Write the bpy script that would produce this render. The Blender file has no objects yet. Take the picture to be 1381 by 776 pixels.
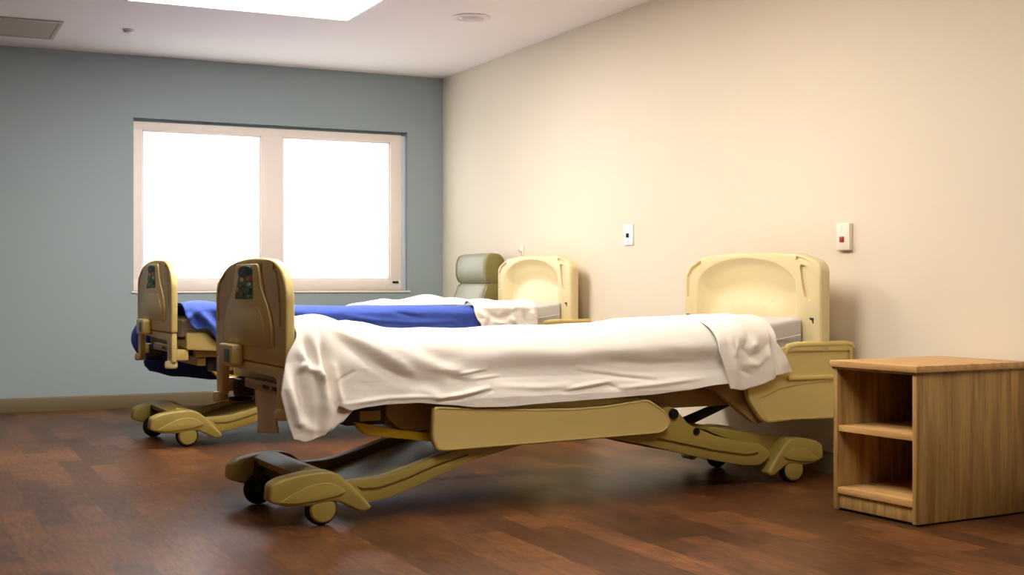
import bpy, bmesh, math, random
from mathutils import Vector, Matrix, noise

# ------------------------------------------------------------------ camera, world, light, exposure
S = bpy.context.scene
COL = S.collection
F_PX, W_PX, H_PX = 1740.0, 1381.0, 776.0
THETA = math.atan(833.0 / F_PX)
cam_d = bpy.data.cameras.new('camera')
cam = bpy.data.objects.new('camera', cam_d); COL.objects.link(cam)
cam.location = (0, 0, 0.9)
cam.rotation_euler = (math.pi / 2, 0, -THETA)
cam_d.sensor_fit = 'HORIZONTAL'; cam_d.sensor_width = 36.0
cam_d.lens = 36.0 * F_PX / W_PX
cam_d.shift_y = -3.0 / W_PX
cam_d.clip_start = 0.05; cam_d.clip_end = 60
S.camera = cam

S.view_settings.view_transform = 'Standard'
S.view_settings.look = 'None'
S.view_settings.gamma = 1.0
S.view_settings.use_curve_mapping = False
S.view_settings.exposure = 0.0

PANEL_STRENGTH = 22.0          # the bright ceiling panel at the far end
NEAR_FILL_STRENGTH = 12.0          # unseen ceiling panel added as fill for the near-side faces
REAR_PANEL_STRENGTH = 13.0         # the next panel of the same row, above the nearest bed
BLIND_STRENGTH = 5.0         # daylight on the closed blinds

wd = bpy.data.worlds.new('daylight'); S.world = wd; wd.use_nodes = True
wd.node_tree.nodes['Background'].inputs[0].default_value = (0.75, 0.86, 1.0, 1)
wd.node_tree.nodes['Background'].inputs[1].default_value = 1.0

RX, BY, CZ = 4.04, 9.75, 2.59           # right wall, back wall, ceiling
LX, FY = -3.2, -3.4                     # left wall, rear wall
ORG_A = (1.456, 4.67, 0.0); ANG_A = math.radians(2.0)
ORG_B = (1.485, 7.27, 0.0); ANG_B = math.radians(1.0)

# ------------------------------------------------------------------ materials
def lin(c):
    return tuple(((v / 255) / 12.92 if v / 255 <= 0.04045 else ((v / 255 + 0.055) / 1.055) ** 2.4) for v in c) + (1,)

def mat(name, rgb, rough=0.5, spec=0.5, noise_amt=0.0, noise_scale=8.0, bump=0.0, bump_scale=200.0, metallic=0.0, sheen=0.0):
    m = bpy.data.materials.new(name); m.use_nodes = True
    nt = m.node_tree; b = nt.nodes['Principled BSDF']
    b.inputs['Base Color'].default_value = lin(rgb)
    b.inputs['Roughness'].default_value = rough
    b.inputs['Specular IOR Level'].default_value = spec
    b.inputs['Metallic'].default_value = metallic
    if sheen: b.inputs['Sheen Weight'].default_value = sheen
    tc = nt.nodes.new('ShaderNodeTexCoord')
    if noise_amt:
        n = nt.nodes.new('ShaderNodeTexNoise'); n.inputs['Scale'].default_value = noise_scale; n.inputs['Detail'].default_value = 4
        nt.links.new(tc.outputs['Object'], n.inputs['Vector'])
        mx = nt.nodes.new('ShaderNodeMix'); mx.data_type = 'RGBA'
        c = lin(rgb)
        mx.inputs[6].default_value = tuple(v * (1 - noise_amt) for v in c[:3]) + (1,)
        mx.inputs[7].default_value = tuple(min(1, v * (1 + noise_amt)) for v in c[:3]) + (1,)
        nt.links.new(n.outputs['Fac'], mx.inputs[0]); nt.links.new(mx.outputs[2], b.inputs['Base Color'])
    if bump:
        n2 = nt.nodes.new('ShaderNodeTexNoise'); n2.inputs['Scale'].default_value = bump_scale; n2.inputs['Detail'].default_value = 3
        nt.links.new(tc.outputs['Object'], n2.inputs['Vector'])
        bp = nt.nodes.new('ShaderNodeBump'); bp.inputs['Strength'].default_value = bump; bp.inputs['Distance'].default_value = 0.002
        nt.links.new(n2.outputs['Fac'], bp.inputs['Height']); nt.links.new(bp.outputs['Normal'], b.inputs['Normal'])
    return m

def emit(name, rgb, strength):
    m = bpy.data.materials.new(name); m.use_nodes = True
    nt = m.node_tree; nt.nodes.clear()
    e = nt.nodes.new('ShaderNodeEmission'); o = nt.nodes.new('ShaderNodeOutputMaterial')
    e.inputs[0].default_value = tuple(rgb) + (1,); e.inputs[1].default_value = strength
    nt.links.new(e.outputs[0], o.inputs[0])
    return m

def floor_mat():
    m = bpy.data.materials.new('wood_plank_vinyl'); m.use_nodes = True
    nt = m.node_tree; b = nt.nodes['Principled BSDF']; L = nt.links.new
    tc = nt.nodes.new('ShaderNodeTexCoord')
    mp = nt.nodes.new('ShaderNodeMapping'); L(tc.outputs['Object'], mp.inputs[0]); mp.inputs['Rotation'].default_value = (0, 0, math.pi / 2)
    br = nt.nodes.new('ShaderNodeTexBrick'); L(mp.outputs[0], br.inputs['Vector'])
    br.inputs['Scale'].default_value = 1.0
    br.inputs['Brick Width'].default_value = 0.61; br.inputs['Row Height'].default_value = 0.125
    br.inputs['Mortar Size'].default_value = 0.0012; br.inputs['Mortar Smooth'].default_value = 0.3
    br.offset = 0.37; br.inputs['Bias'].default_value = 0.0
    br.inputs['Color1'].default_value = (0, 0, 0, 1); br.inputs['Color2'].default_value = (1, 1, 1, 1)
    br.inputs['Mortar'].default_value = (0.0, 0.0, 0.0, 1)
    ramp = nt.nodes.new('ShaderNodeValToRGB'); L(br.outputs['Color'], ramp.inputs[0])
    e = ramp.color_ramp.elements
    e[0].position = 0.0; e[0].color = lin((74, 45, 26)); e[1].position = 1.0; e[1].color = lin((112, 70, 40))
    x = ramp.color_ramp.elements.new(0.5); x.color = lin((90, 55, 31))
    # grain stretched along the planks
    mg = nt.nodes.new('ShaderNodeMapping'); L(tc.outputs['Object'], mg.inputs[0]); mg.inputs['Scale'].default_value = (26, 4.0, 1)
    g = nt.nodes.new('ShaderNodeTexNoise'); L(mg.outputs[0], g.inputs['Vector']); g.inputs['Scale'].default_value = 2.2; g.inputs['Detail'].default_value = 8; g.inputs['Roughness'].default_value = 0.65
    rg = nt.nodes.new('ShaderNodeMapRange'); L(g.outputs['Fac'], rg.inputs[0]); rg.inputs[1].default_value = 0.3; rg.inputs[2].default_value = 0.7; rg.inputs[3].default_value = 0.42; rg.inputs[4].default_value = 1.5
    g2 = nt.nodes.new('ShaderNodeTexNoise'); L(tc.outputs['Object'], g2.inputs['Vector']); g2.inputs['Scale'].default_value = 2.7; g2.inputs['Detail'].default_value = 4
    rg2 = nt.nodes.new('ShaderNodeMapRange'); L(g2.outputs['Fac'], rg2.inputs[0]); rg2.inputs[1].default_value = 0.3; rg2.inputs[2].default_value = 0.7; rg2.inputs[3].default_value = 0.75; rg2.inputs[4].default_value = 1.2
    mu = nt.nodes.new('ShaderNodeMath'); mu.operation = 'MULTIPLY'; L(rg.outputs[0], mu.inputs[0]); L(rg2.outputs[0], mu.inputs[1])
    vm = nt.nodes.new('ShaderNodeVectorMath'); vm.operation = 'SCALE'; L(ramp.outputs[0], vm.inputs[0]); L(mu.outputs[0], vm.inputs['Scale'])
    L(vm.outputs[0], b.inputs['Base Color'])
    b.inputs['Roughness'].default_value = 0.36; b.inputs['Specular IOR Level'].default_value = 0.22
    bp = nt.nodes.new('ShaderNodeBump'); bp.inputs['Strength'].default_value = 0.25; bp.inputs['Distance'].default_value = 0.002
    L(g.outputs['Fac'], bp.inputs['Height']); L(bp.outputs[0], b.inputs['Normal'])
    return m

def oak_mat(name, c1, c2, axis):
    """pale oak veneer; axis = the long direction of the grain"""
    m = bpy.data.materials.new(name); m.use_nodes = True
    nt = m.node_tree; b = nt.nodes['Principled BSDF']; L = nt.links.new
    tc = nt.nodes.new('ShaderNodeTexCoord'); mp = nt.nodes.new('ShaderNodeMapping'); L(tc.outputs['Object'], mp.inputs[0])
    sc = [26, 26, 26]; sc[axis] = 1.6; mp.inputs['Scale'].default_value = sc
    n = nt.nodes.new('ShaderNodeTexNoise'); L(mp.outputs[0], n.inputs['Vector']); n.inputs['Scale'].default_value = 1.3; n.inputs['Detail'].default_value = 7; n.inputs['Roughness'].default_value = 0.6; n.inputs['Distortion'].default_value = 0.4
    rp = nt.nodes.new('ShaderNodeValToRGB'); L(n.outputs['Fac'], rp.inputs[0])
    e = rp.color_ramp.elements; e[0].position = 0.32; e[0].color = lin(c1); e[1].position = 0.62; e[1].color = lin(c2)
    L(rp.outputs[0], b.inputs['Base Color'])
    b.inputs['Roughness'].default_value = 0.45; b.inputs['Specular IOR Level'].default_value = 0.35
    return m

M = dict(
    wall_warm=mat('cream_paint', (231, 219, 197), 0.75, 0.25, 0.015, 3.0, 0.15, 160),
    wall_blue=mat('blue_grey_paint', (158, 173, 175), 0.75, 0.25, 0.015, 3.0, 0.15, 160),
    wall_taupe=mat('taupe_paint', (142, 128, 104), 0.75, 0.25, 0.015, 3.0),
    ceiling=mat('ceiling_paint', (242, 232, 224), 0.85, 0.2, 0.01, 4.0),
    baseboard=mat('taupe_vinyl_base', (108, 94, 62), 0.5, 0.4),
    frame=mat('window_frame_paint', (248, 236, 226), 0.45, 0.4),
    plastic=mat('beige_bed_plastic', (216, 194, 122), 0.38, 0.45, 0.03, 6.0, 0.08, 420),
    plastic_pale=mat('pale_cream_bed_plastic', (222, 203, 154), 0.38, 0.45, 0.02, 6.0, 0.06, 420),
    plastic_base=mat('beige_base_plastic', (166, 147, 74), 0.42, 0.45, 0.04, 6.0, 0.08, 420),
    tan_metal=mat('tan_painted_steel', (168, 140, 88), 0.45, 0.45, 0.05, 12.0),
    dark_metal=mat('dark_painted_steel', (52, 47, 38), 0.5, 0.4),
    black=mat('black_rubber', (14, 14, 14), 0.6, 0.3),
    yellow=mat('yellow_painted_bar', (214, 176, 34), 0.4, 0.5),
    sheet=mat('white_cotton_sheet', (246, 240, 230), 0.85, 0.15, 0.012, 5.0, 0.2, 380),
    mattress=mat('grey_vinyl_mattress', (206, 202, 200), 0.5, 0.35, 0.02, 6.0),
    blue=mat('royal_blue_blanket', (62, 88, 178), 0.8, 0.25, 0.08, 22.0, 0.2, 320, sheen=0.15),
    screen=mat('teal_control_sticker', (104, 146, 122), 0.6, 0.3, 0.1, 60.0),
    screen_dark=mat('dark_teal_display', (36, 74, 70), 0.5, 0.4),
    red=mat('red_key', (214, 60, 40), 0.4), amber=mat('amber_key', (236, 196, 84), 0.4), white=mat('white_key', (206, 226, 214), 0.4),
    green=mat('green_key', (70, 120, 84), 0.4),
    vinyl=mat('olive_grey_vinyl', (158, 156, 132), 0.42, 0.45, 0.03, 8.0),
    vinyl_dark=mat('olive_vinyl_side', (128, 118, 66), 0.45, 0.4, 0.03, 8.0),
    plate=mat('white_switch_plastic', (226, 232, 240), 0.35, 0.5),
    plate_warm=mat('ivory_call_plastic', (240, 230, 214), 0.35, 0.5),
    call_red=mat('red_call_button', (176, 44, 28), 0.35, 0.5),
    dark_slot=mat('dark_slot', (26, 24, 22), 0.6, 0.3),
    vent=mat('vent_grey_paint', (190, 184, 168), 0.55, 0.35),
    vent_dark=mat('duct_dark', (60, 58, 52), 0.8, 0.2),
    trim_white=mat('white_enamel', (232, 222, 214), 0.4, 0.4),
    lens=mat('frosted_lens', (206, 198, 190), 0.3, 0.5),
    oak_v=oak_mat('oak_veneer_upright', (140, 106, 56), (186, 148, 88), 2),
    oak_h=oak_mat('oak_veneer_flat', (176, 130, 76), (212, 168, 106), 1),
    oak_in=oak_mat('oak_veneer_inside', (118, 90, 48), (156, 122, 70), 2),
    floor=floor_mat(),
    panel=emit('lit_diffuser', (1.0, 0.93, 0.85), PANEL_STRENGTH),
    rear_panel=emit('lit_diffuser_dimmed', (1.0, 0.93, 0.85), REAR_PANEL_STRENGTH),
    near_fill_panel=emit('added_fill_diffuser', (1.0, 0.93, 0.85), NEAR_FILL_STRENGTH),
    blind=emit('daylit_blind_slat', (0.90, 0.96, 1.0), BLIND_STRENGTH),
)
gl = bpy.data.materials.new('window_glass'); gl.use_nodes = True
_nt = gl.node_tree; _nt.nodes.clear()
_o = _nt.nodes.new('ShaderNodeOutputMaterial'); _t = _nt.nodes.new('ShaderNodeBsdfTransparent'); _g = _nt.nodes.new('ShaderNodeBsdfGlossy'); _g.inputs['Roughness'].default_value = 0.03
_x = _nt.nodes.new('ShaderNodeMixShader'); _x.inputs[0].default_value = 0.05
_nt.links.new(_t.outputs[0], _x.inputs[1]); _nt.links.new(_g.outputs[0], _x.inputs[2]); _nt.links.new(_x.outputs[0], _o.inputs[0])
M['glass'] = gl

# ------------------------------------------------------------------ mesh helpers
def fillet(pts, r, n=4):
    """round the corners of a closed 2-D outline; r = radius or list"""
    out = []; k = len(pts)
    for i in range(k):
        p = Vector(pts[i]); a = Vector(pts[i - 1]); c = Vector(pts[(i + 1) % k])
        rr = r[i] if isinstance(r, (list, tuple)) else r
        d1, d2 = (a - p), (c - p)
        if rr <= 0 or d1.length < 1e-6 or d2.length < 1e-6:
            out.append(tuple(p)); continue
        q = min(rr, d1.length * 0.45, d2.length * 0.45)
        s, e = p + d1.normalized() * q, p + d2.normalized() * q
        for j in range(n + 1):
            t = j / n
            out.append(tuple((1 - t) ** 2 * s + 2 * t * (1 - t) * p + t * t * e))
    return out

class MB:
    def __init__(s): s.bm = bmesh.new()
    def merge(s, t):
        me = bpy.data.meshes.new('tmp'); t.to_mesh(me); t.free(); s.bm.from_mesh(me); bpy.data.meshes.remove(me); return s
    def box(s, lo, hi, bev=0.0, seg=2):
        t = bmesh.new(); bmesh.ops.create_cube(t, size=1)
        c = [(a + b) / 2 for a, b in zip(lo, hi)]; d = [abs(b - a) for a, b in zip(lo, hi)]
        bmesh.ops.scale(t, vec=d, verts=t.verts); bmesh.ops.translate(t, vec=c, verts=t.verts)
        if bev: bmesh.ops.bevel(t, geom=t.edges[:], offset=min(bev, min(d) * 0.45), segments=seg, profile=0.5, affect='EDGES')
        return s.merge(t)
    def prism(s, pts3, vec, bev=0.0, seg=2):
        t = bmesh.new()
        f = t.faces.new([t.verts.new(p) for p in pts3])
        r = bmesh.ops.extrude_face_region(t, geom=[f])
        bmesh.ops.translate(t, vec=vec, verts=[g for g in r['geom'] if isinstance(g, bmesh.types.BMVert)])
        bmesh.ops.recalc_face_normals(t, faces=t.faces[:])
        if bev:
            V = Vector(vec).normalized()
            rim = [e for e in t.edges if abs((e.verts[0].co - e.verts[1].co).normalized().dot(V)) < 0.5]
            bmesh.ops.bevel(t, geom=rim, offset=bev, segments=seg, profile=0.5, affect='EDGES', clamp_overlap=True)
        return s.merge(t)
    def uw(s, pts, v0, v1, bev=0.0, seg=2):      # outline in the (length, height) plane, depth across
        return s.prism([(a, v0, b) for a, b in pts], (0, v1 - v0, 0), bev, seg)
    def vw(s, pts, u0, u1, bev=0.0, seg=2):      # outline in the (across, height) plane, depth along
        return s.prism([(u0, a, b) for a, b in pts], (u1 - u0, 0, 0), bev, seg)
    def tube(s, path, r, n=10, caps=True):
        P = [Vector(p) for p in path]; rad = r if isinstance(r, (list, tuple)) else [r] * len(P)
        t = bmesh.new(); rings = []
        up = None
        for i, p in enumerate(P):
            d = (P[min(i + 1, len(P) - 1)] - P[max(i - 1, 0)]).normalized()
            if up is None: up = d.orthogonal().normalized()
            up = (up - d * up.dot(d)); up = up.normalized() if up.length > 1e-6 else d.orthogonal().normalized()
            w = d.cross(up)
            rings.append([t.verts.new(p + (up * math.cos(a) + w * math.sin(a)) * rad[i]) for a in [2 * math.pi * k / n for k in range(n)]])
        for a, b in zip(rings, rings[1:]):
            for k in range(n): t.faces.new((a[k], a[(k + 1) % n], b[(k + 1) % n], b[k]))
        if caps: t.faces.new(rings[0][::-1]); t.faces.new(rings[-1])
        bmesh.ops.recalc_face_normals(t, faces=t.faces[:])
        return s.merge(t)
    def lathe(s, prof, c, axis='z', n=32):       # prof = (radius, along)
        t = bmesh.new(); rings = []
        def P(r, h, a):
            x, y = r * math.cos(a), r * math.sin(a)
            q = {'z': (x, y, h), 'y': (x, h, y), 'x': (h, x, y)}[axis]
            return (c[0] + q[0], c[1] + q[1], c[2] + q[2])
        for r, h in prof:
            if r < 1e-6: rings.append([t.verts.new(P(0, h, 0))])
            else: rings.append([t.verts.new(P(r, h, 2 * math.pi * k / n)) for k in range(n)])
        for a, b in zip(rings, rings[1:]):
            for k in range(n):
                k2 = (k + 1) % n
                if len(a) == 1 and len(b) == 1: continue
                if len(a) == 1: t.faces.new((a[0], b[k2], b[k]))
                elif len(b) == 1: t.faces.new((a[k], a[k2], b[0]))
                else: t.faces.new((a[k], a[k2], b[k2], b[k]))
        bmesh.ops.recalc_face_normals(t, faces=t.faces[:])
        return s.merge(t)
    def loft(s, loops):                          # closed loops of equal length, capped
        t = bmesh.new(); R = [[t.verts.new(p) for p in L] for L in loops]; n = len(R[0])
        for a, b in zip(R, R[1:]):
            for k in range(n): t.faces.new((a[k], a[(k + 1) % n], b[(k + 1) % n], b[k]))
        t.faces.new(R[0][::-1]); t.faces.new(R[-1])
        bmesh.ops.recalc_face_normals(t, faces=t.faces[:])
        return s.merge(t)
    def grid(s, rows):
        t = bmesh.new(); R = [[t.verts.new(p) for p in L] for L in rows]
        for a, b in zip(R, R[1:]):
            for k in range(len(a) - 1): t.faces.new((a[k], a[k + 1], b[k + 1], b[k]))
        bmesh.ops.recalc_face_normals(t, faces=t.faces[:])
        return s.merge(t)

def obj(name, mb, m, parent=None, sharp=35):
    me = bpy.data.meshes.new(name); mb.bm.to_mesh(me); mb.bm.free()
    me.materials.append(m)
    me.shade_smooth()
    if sharp: me.set_sharp_from_angle(angle=math.radians(sharp))
    o = bpy.data.objects.new(name, me); COL.objects.link(o)
    if parent: o.parent = parent
    return o

def carve(o, cutters):
    """cut the given shapes out of a mesh and keep the result as plain geometry"""
    tmp = []
    for mb in cutters:
        me = bpy.data.meshes.new('cut'); mb.bm.to_mesh(me); mb.bm.free()
        c = bpy.data.objects.new('cut', me); COL.objects.link(c); tmp.append(c)
        md = o.modifiers.new('cut', 'BOOLEAN'); md.operation = 'DIFFERENCE'; md.object = c; md.solver = 'EXACT'
    par = o.parent; o.parent = None
    dg = bpy.context.evaluated_depsgraph_get(); dg.update()
    me = bpy.data.meshes.new_from_object(o.evaluated_get(dg))
    o.modifiers.clear(); old = o.data; nm = old.name; o.data = me; bpy.data.meshes.remove(old); me.name = nm
    for c in tmp:
        d = c.data; bpy.data.objects.remove(c); bpy.data.meshes.remove(d)
    o.parent = par
    me.shade_smooth(); me.set_sharp_from_angle(angle=math.radians(30))
    return o

def thing(name, label, cat, loc=(0, 0, 0), rz=0.0, group=None):
    o = bpy.data.objects.new(name, None); COL.objects.link(o)
    o.empty_display_size = 0.1
    o.location = loc; o.rotation_euler = (0, 0, rz)
    o['label'] = label; o['category'] = cat
    if group: o['group'] = group
    return o

def tag(o, label, cat, group=None):
    o['label'] = label; o['category'] = cat
    if group: o['group'] = group
    return o

def struct(name, mb, m, parent=None, sharp=35):
    o = obj(name, mb, m, parent, sharp)
    if parent is None: o['kind'] = 'structure'
    return o

def copy_tree(o, parent=None):
    c = o.copy(); COL.objects.link(c)
    if parent: c.parent = parent
    for ch in list(o.children): copy_tree(ch, c)
    return c

def interp(tab, x):
    if x <= tab[0][0]: return tab[0][1]
    for (a, b), (c, d) in zip(tab, tab[1:]):
        if x <= c:
            t = (x - a) / (c - a) if c > a else 0
            t = t * t * (3 - 2 * t) * 0.5 + t * 0.5
            return b + (d - b) * t
    return tab[-1][1]

# ------------------------------------------------------------------ room shell
TH = 0.12
struct('floor', MB().box((LX - TH, FY - TH, -0.1), (RX + TH, BY + TH, 0.0)), M['floor'])
struct('ceiling', MB().box((LX - TH, FY - TH, CZ), (RX + TH, BY + TH, CZ + 0.1)), M['ceiling'])
struct('wall_right', MB().box((RX, FY - TH, 0), (RX + TH, BY + TH, CZ)), M['wall_warm'])
struct('wall_left', MB().box((LX - TH, FY - TH, 0), (LX, BY + TH, CZ)), M['wall_taupe'])
struct('wall_rear', MB().box((LX, FY - TH, 0), (RX, FY, CZ)), M['wall_taupe'])
WX0, WX1, WZ0, WZ1 = 1.585, 3.735, 0.857, 2.135       # window opening
bw = MB()
bw.box((WX0, BY + 0.075, 2.108), (WX1, BY + 0.14, WZ1))
bw.box((LX, BY, 0), (WX0, BY + 0.16, CZ)).box((WX1, BY, 0), (RX, BY + 0.16, CZ)).box((WX0, BY, 0), (WX1, BY + 0.16, WZ0)).box((WX0, BY, WZ1), (WX1, BY + 0.16, CZ))
struct('wall_back', bw, M['wall_blue'])
struct('baseboard_back', MB().prism([(LX, BY, 0), (LX, BY - 0.012, 0), (LX, BY - 0.012, 0.09), (LX, BY - 0.006, 0.102), (LX, BY, 0.102)], (RX - LX, 0, 0)), M['baseboard'])
struct('baseboard_right', MB().prism([(RX, FY, 0), (RX - 0.012, FY, 0), (RX - 0.012, FY, 0.09), (RX - 0.006, FY, 0.102), (RX, FY, 0.102)], (0, BY - 0.012 - FY, 0)), M['baseboard'])
struct('baseboard_left', MB().box((LX, FY, 0), (LX + 0.012, BY - 0.012, 0.102), 0.003), M['baseboard'])

# window: a fixed frame with two panes set back in the wall
win = thing('window_1', 'wide two-pane window', 'window', (0, 0, 0)); del win['label']; del win['category']; win['kind'] = 'structure'
FY0, FY1 = BY + 0.035, BY + 0.115
GX = [(1.655, 2.545), (2.715, 3.60)]; GZ0, GZ1 = 0.945, 2.05
fr = MB()
fr.box((WX0, FY0, GZ1), (3.695, FY1, 2.112), 0.006)
fr.box((WX0, FY0, WZ0), (3.695, FY1, GZ0), 0.006)
fr.box((WX0, FY0, GZ0 - 0.01), (GX[0][0], FY1, GZ1 + 0.01), 0.006)
fr.box((GX[0][1], FY0, GZ0 - 0.01), (GX[1][0], FY1, GZ1 + 0.01), 0.006)
fr.box((GX[1][1], FY0, GZ0 - 0.01), (3.695, FY1, GZ1 + 0.01), 0.006)
obj('window_frame', fr, M['frame'], win)
jm = MB(); jm.box((3.695, BY + 0.05, WZ0), (WX1, FY1, 2.107), 0.002)
obj('side_jamb', jm, M['plate'], win)
for a, b in GX:
    p = obj('glass_pane', MB().box((a - 0.005, BY + 0.06, GZ0 - 0.005), (b + 0.005, BY + 0.064, GZ1 + 0.005)), M['glass'], win)
    bd = MB()
    for (x0, x1, z0, z1) in ((a, a + 0.012, GZ0, GZ1), (b - 0.012, b, GZ0, GZ1), (a, b, GZ0, GZ0 + 0.012), (a, b, GZ1 - 0.012, GZ1)):
        bd.box((x0, BY + 0.045, z0), (x1, BY + 0.06, z1), 0.003)
    obj('glazing_bead', bd, M['frame'], win)
obj('latch', MB().box((3.615, FY0 - 0.016, 0.918), (3.665, FY0, 0.934), 0.004), M['dark_slot'], win)
sl = MB(); sl.box((1.57, BY - 0.012, WZ0 - 0.016), (3.755, BY + 0.1, WZ0), 0.005)
obj('window_sill', sl, M['frame'], win)

def blind(x0, x1, label):
    t = thing('window_blind', label, 'blind', ((x0 + x1) / 2, BY + 0.088, GZ0))
    sm = MB(); h = (x1 - x0) / 2 - 0.008; n = 44; step = (GZ1 - GZ0 - 0.04) / n
    for i in range(n):
        z = 0.02 + step * (i + 0.5)
        sm.prism([(-h, -0.007, z - step * 0.52), (-h, -0.0055, z - step * 0.52), (-h, 0.001, z), (-h, 0.0065, z + step * 0.5), (-h, 0.005, z + step * 0.5), (-h, -0.0005, z)], (2 * h, 0, 0))
    o = obj('slats', sm, M['blind'], t)
    obj('head_rail', MB().box((-h, -0.012, GZ1 - GZ0 - 0.022), (h, 0.012, GZ1 - GZ0 - 0.001), 0.003), M['blind'], t)
    obj('bottom_rail', MB().box((-h, -0.01, 0.002), (h, 0.01, 0.018), 0.003), M['blind'], t)
    for q in (-h * 0.72, h * 0.66): obj('ladder_cord', MB().tube([(q, -0.0095, 0.01), (q, -0.0095, GZ1 - GZ0 - 0.02)], 0.0016, 6), M['plate'], t)
    return t
blind(*GX[0], 'white closed slatted blind in the window half farther from the cream wall')
blind(*GX[1], 'white closed slatted blind in the window half with the dark latch')

# ------------------------------------------------------------------ ceiling fittings
def troffer(loc, w, d, mm, label, grp=None):
    t = thing('ceiling_light', label, 'light', loc, 0, grp)
    f = MB(); e = 0.022
    f.box((-w / 2, -d / 2, -0.012), (w / 2, -d / 2 + e, 0.0), 0.003).box((-w / 2, d / 2 - e, -0.012), (w / 2, d / 2, 0.0), 0.003)
    f.box((-w / 2, -d / 2 + e, -0.012), (-w / 2 + e, d / 2 - e, 0.0), 0.003).box((w / 2 - e, -d / 2 + e, -0.012), (w / 2, d / 2 - e, 0.0), 0.003)
    obj('frame', f, M['trim_white'], t)
    obj('diffuser', MB().box((-w / 2 + e, -d / 2 + e, -0.008), (w / 2 - e, d / 2 - e, -0.002), 0.001), mm, t)
    return t
troffer((1.915, 7.24, CZ), 1.39, 1.22, M['panel'], 'glowing white square ceiling panel light above the blue-blanketed bed')
troffer((1.915, 4.85, CZ), 1.39, 1.22, M['rear_panel'], 'lit square ceiling panel light above the white-sheeted bed')

troffer((1.915, 2.46, CZ), 1.39, 1.22, M['near_fill_panel'], 'added unseen square fill panel on the ceiling over the bare floor before the oak cabinet')  # added out of view to brighten the bed rail and cabinet side

t = thing('recessed_downlight', 'round recessed downlight, unlit, in the ceiling by the cream wall', 'light', (3.276, 7.44, CZ))
obj('trim_ring', MB().lathe([(0.118, 0), (0.122, -0.004), (0.112, -0.011), (0.085, -0.013), (0.08, -0.008), (0.08, 0.0)], (0, 0, 0)), M['trim_white'], t)
obj('lens', MB().lathe([(0.08, -0.006), (0.07, -0.016), (0.04, -0.022), (0, -0.024)], (0, 0, 0)), M['lens'], t)
t = thing('sprinkler_head', 'small round sprinkler cover on the ceiling beside the vent', 'sprinkler', (1.40, 8.78, CZ))
obj('escutcheon', MB().lathe([(0.042, 0), (0.042, -0.006), (0.036, -0.012), (0, -0.013)], (0, 0, 0)), M['trim_white'], t)
obj('cover_plate', MB().lathe([(0.03, -0.013), (0.032, -0.02), (0.02, -0.026), (0, -0.027)], (0, 0, 0)), M['trim_white'], t)
t = thing('ceiling_vent', 'rectangular grey air vent in the ceiling above the blue wall', 'vent', (0.665, 9.0, CZ))
f = MB(); w, d, e = 0.63, 0.63, 0.03
f.box((-w / 2, -d / 2, -0.012), (w / 2, -d / 2 + e, 0), 0.004).box((-w / 2, d / 2 - e, -0.012), (w / 2, d / 2, 0), 0.004)
f.box((-w / 2, -d / 2 + e, -0.012), (-w / 2 + e, d / 2 - e, 0), 0.004).box((w / 2 - e, -d / 2 + e, -0.012), (w / 2, d / 2 - e, 0), 0.004)
obj('frame', f, M['vent'], t)
f = MB()
for i in range(19):
    y = -d / 2 + e + 0.015 + i * 0.0298
    f.prism([(-w / 2 + e, y - 0.012, -0.002), (-w / 2 + e, y + 0.006, -0.010), (-w / 2 + e, y + 0.008, -0.009), (-w / 2 + e, y - 0.010, -0.001)], (w - 2 * e, 0, 0))
obj('louvre', f, M['vent'], t)
obj('backing', MB().box((-w / 2 + e, -d / 2 + e, -0.0012), (w / 2 - e, d / 2 - e, -0.0002)), M['vent_dark'], t)

# ------------------------------------------------------------------ wall plates on the cream wall
def rounded(w, h, r=0.006, cx=0, cz=0):
    return fillet([(cx - w / 2, cz - h / 2), (cx + w / 2, cz - h / 2), (cx + w / 2, cz + h / 2), (cx - w / 2, cz + h / 2)], r, 3)
t = thing('light_switch', 'white switch plate with small dark toggle on the cream wall between the two headboards', 'switch', (RX, 6.785, 1.208))
obj('plate', MB().vw(rounded(0.112, 0.13), -0.008, 0.0, 0.003), M['plate'], t)
obj('toggle', MB().vw(rounded(0.016, 0.026, 0.003, 0, -0.004), -0.02, -0.007, 0.002), M['dark_slot'], t)
for z in (0.042, -0.042): obj('screw', MB().lathe([(0.0, -0.0095), (0.004, -0.0095), (0.004, -0.007)], (0, 0, z), 'x', 10), M['lens'], t)
t = thing('call_station', 'ivory nurse call box with a red square button on the cream wall', 'call button', (RX, 4.796, 1.128))
obj('body', MB().vw(rounded(0.094, 0.128), -0.022, 0.0, 0.004), M['plate_warm'], t)
obj('button', MB().vw(rounded(0.028, 0.026, 0.004, 0.004, -0.012), -0.028, -0.02, 0.002), M['call_red'], t)
obj('seam', MB().box((-0.0226, 0.003, 0.022), (-0.0215, 0.005, 0.058)), M['lens'], t)
t = thing('wall_hook', 'tiny white fitting on the cream wall above a headboard, beside the recliner', 'hook', (RX, 8.262, 1.15))
obj('plate', MB().vw(rounded(0.04, 0.07, 0.005), -0.006, 0.0, 0.002), M['plate_warm'], t)
obj('peg', MB().tube([(-0.005, 0, -0.01), (-0.026, 0, -0.012), (-0.032, 0, 0.004)], 0.005, 8), M['lens'], t)

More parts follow.
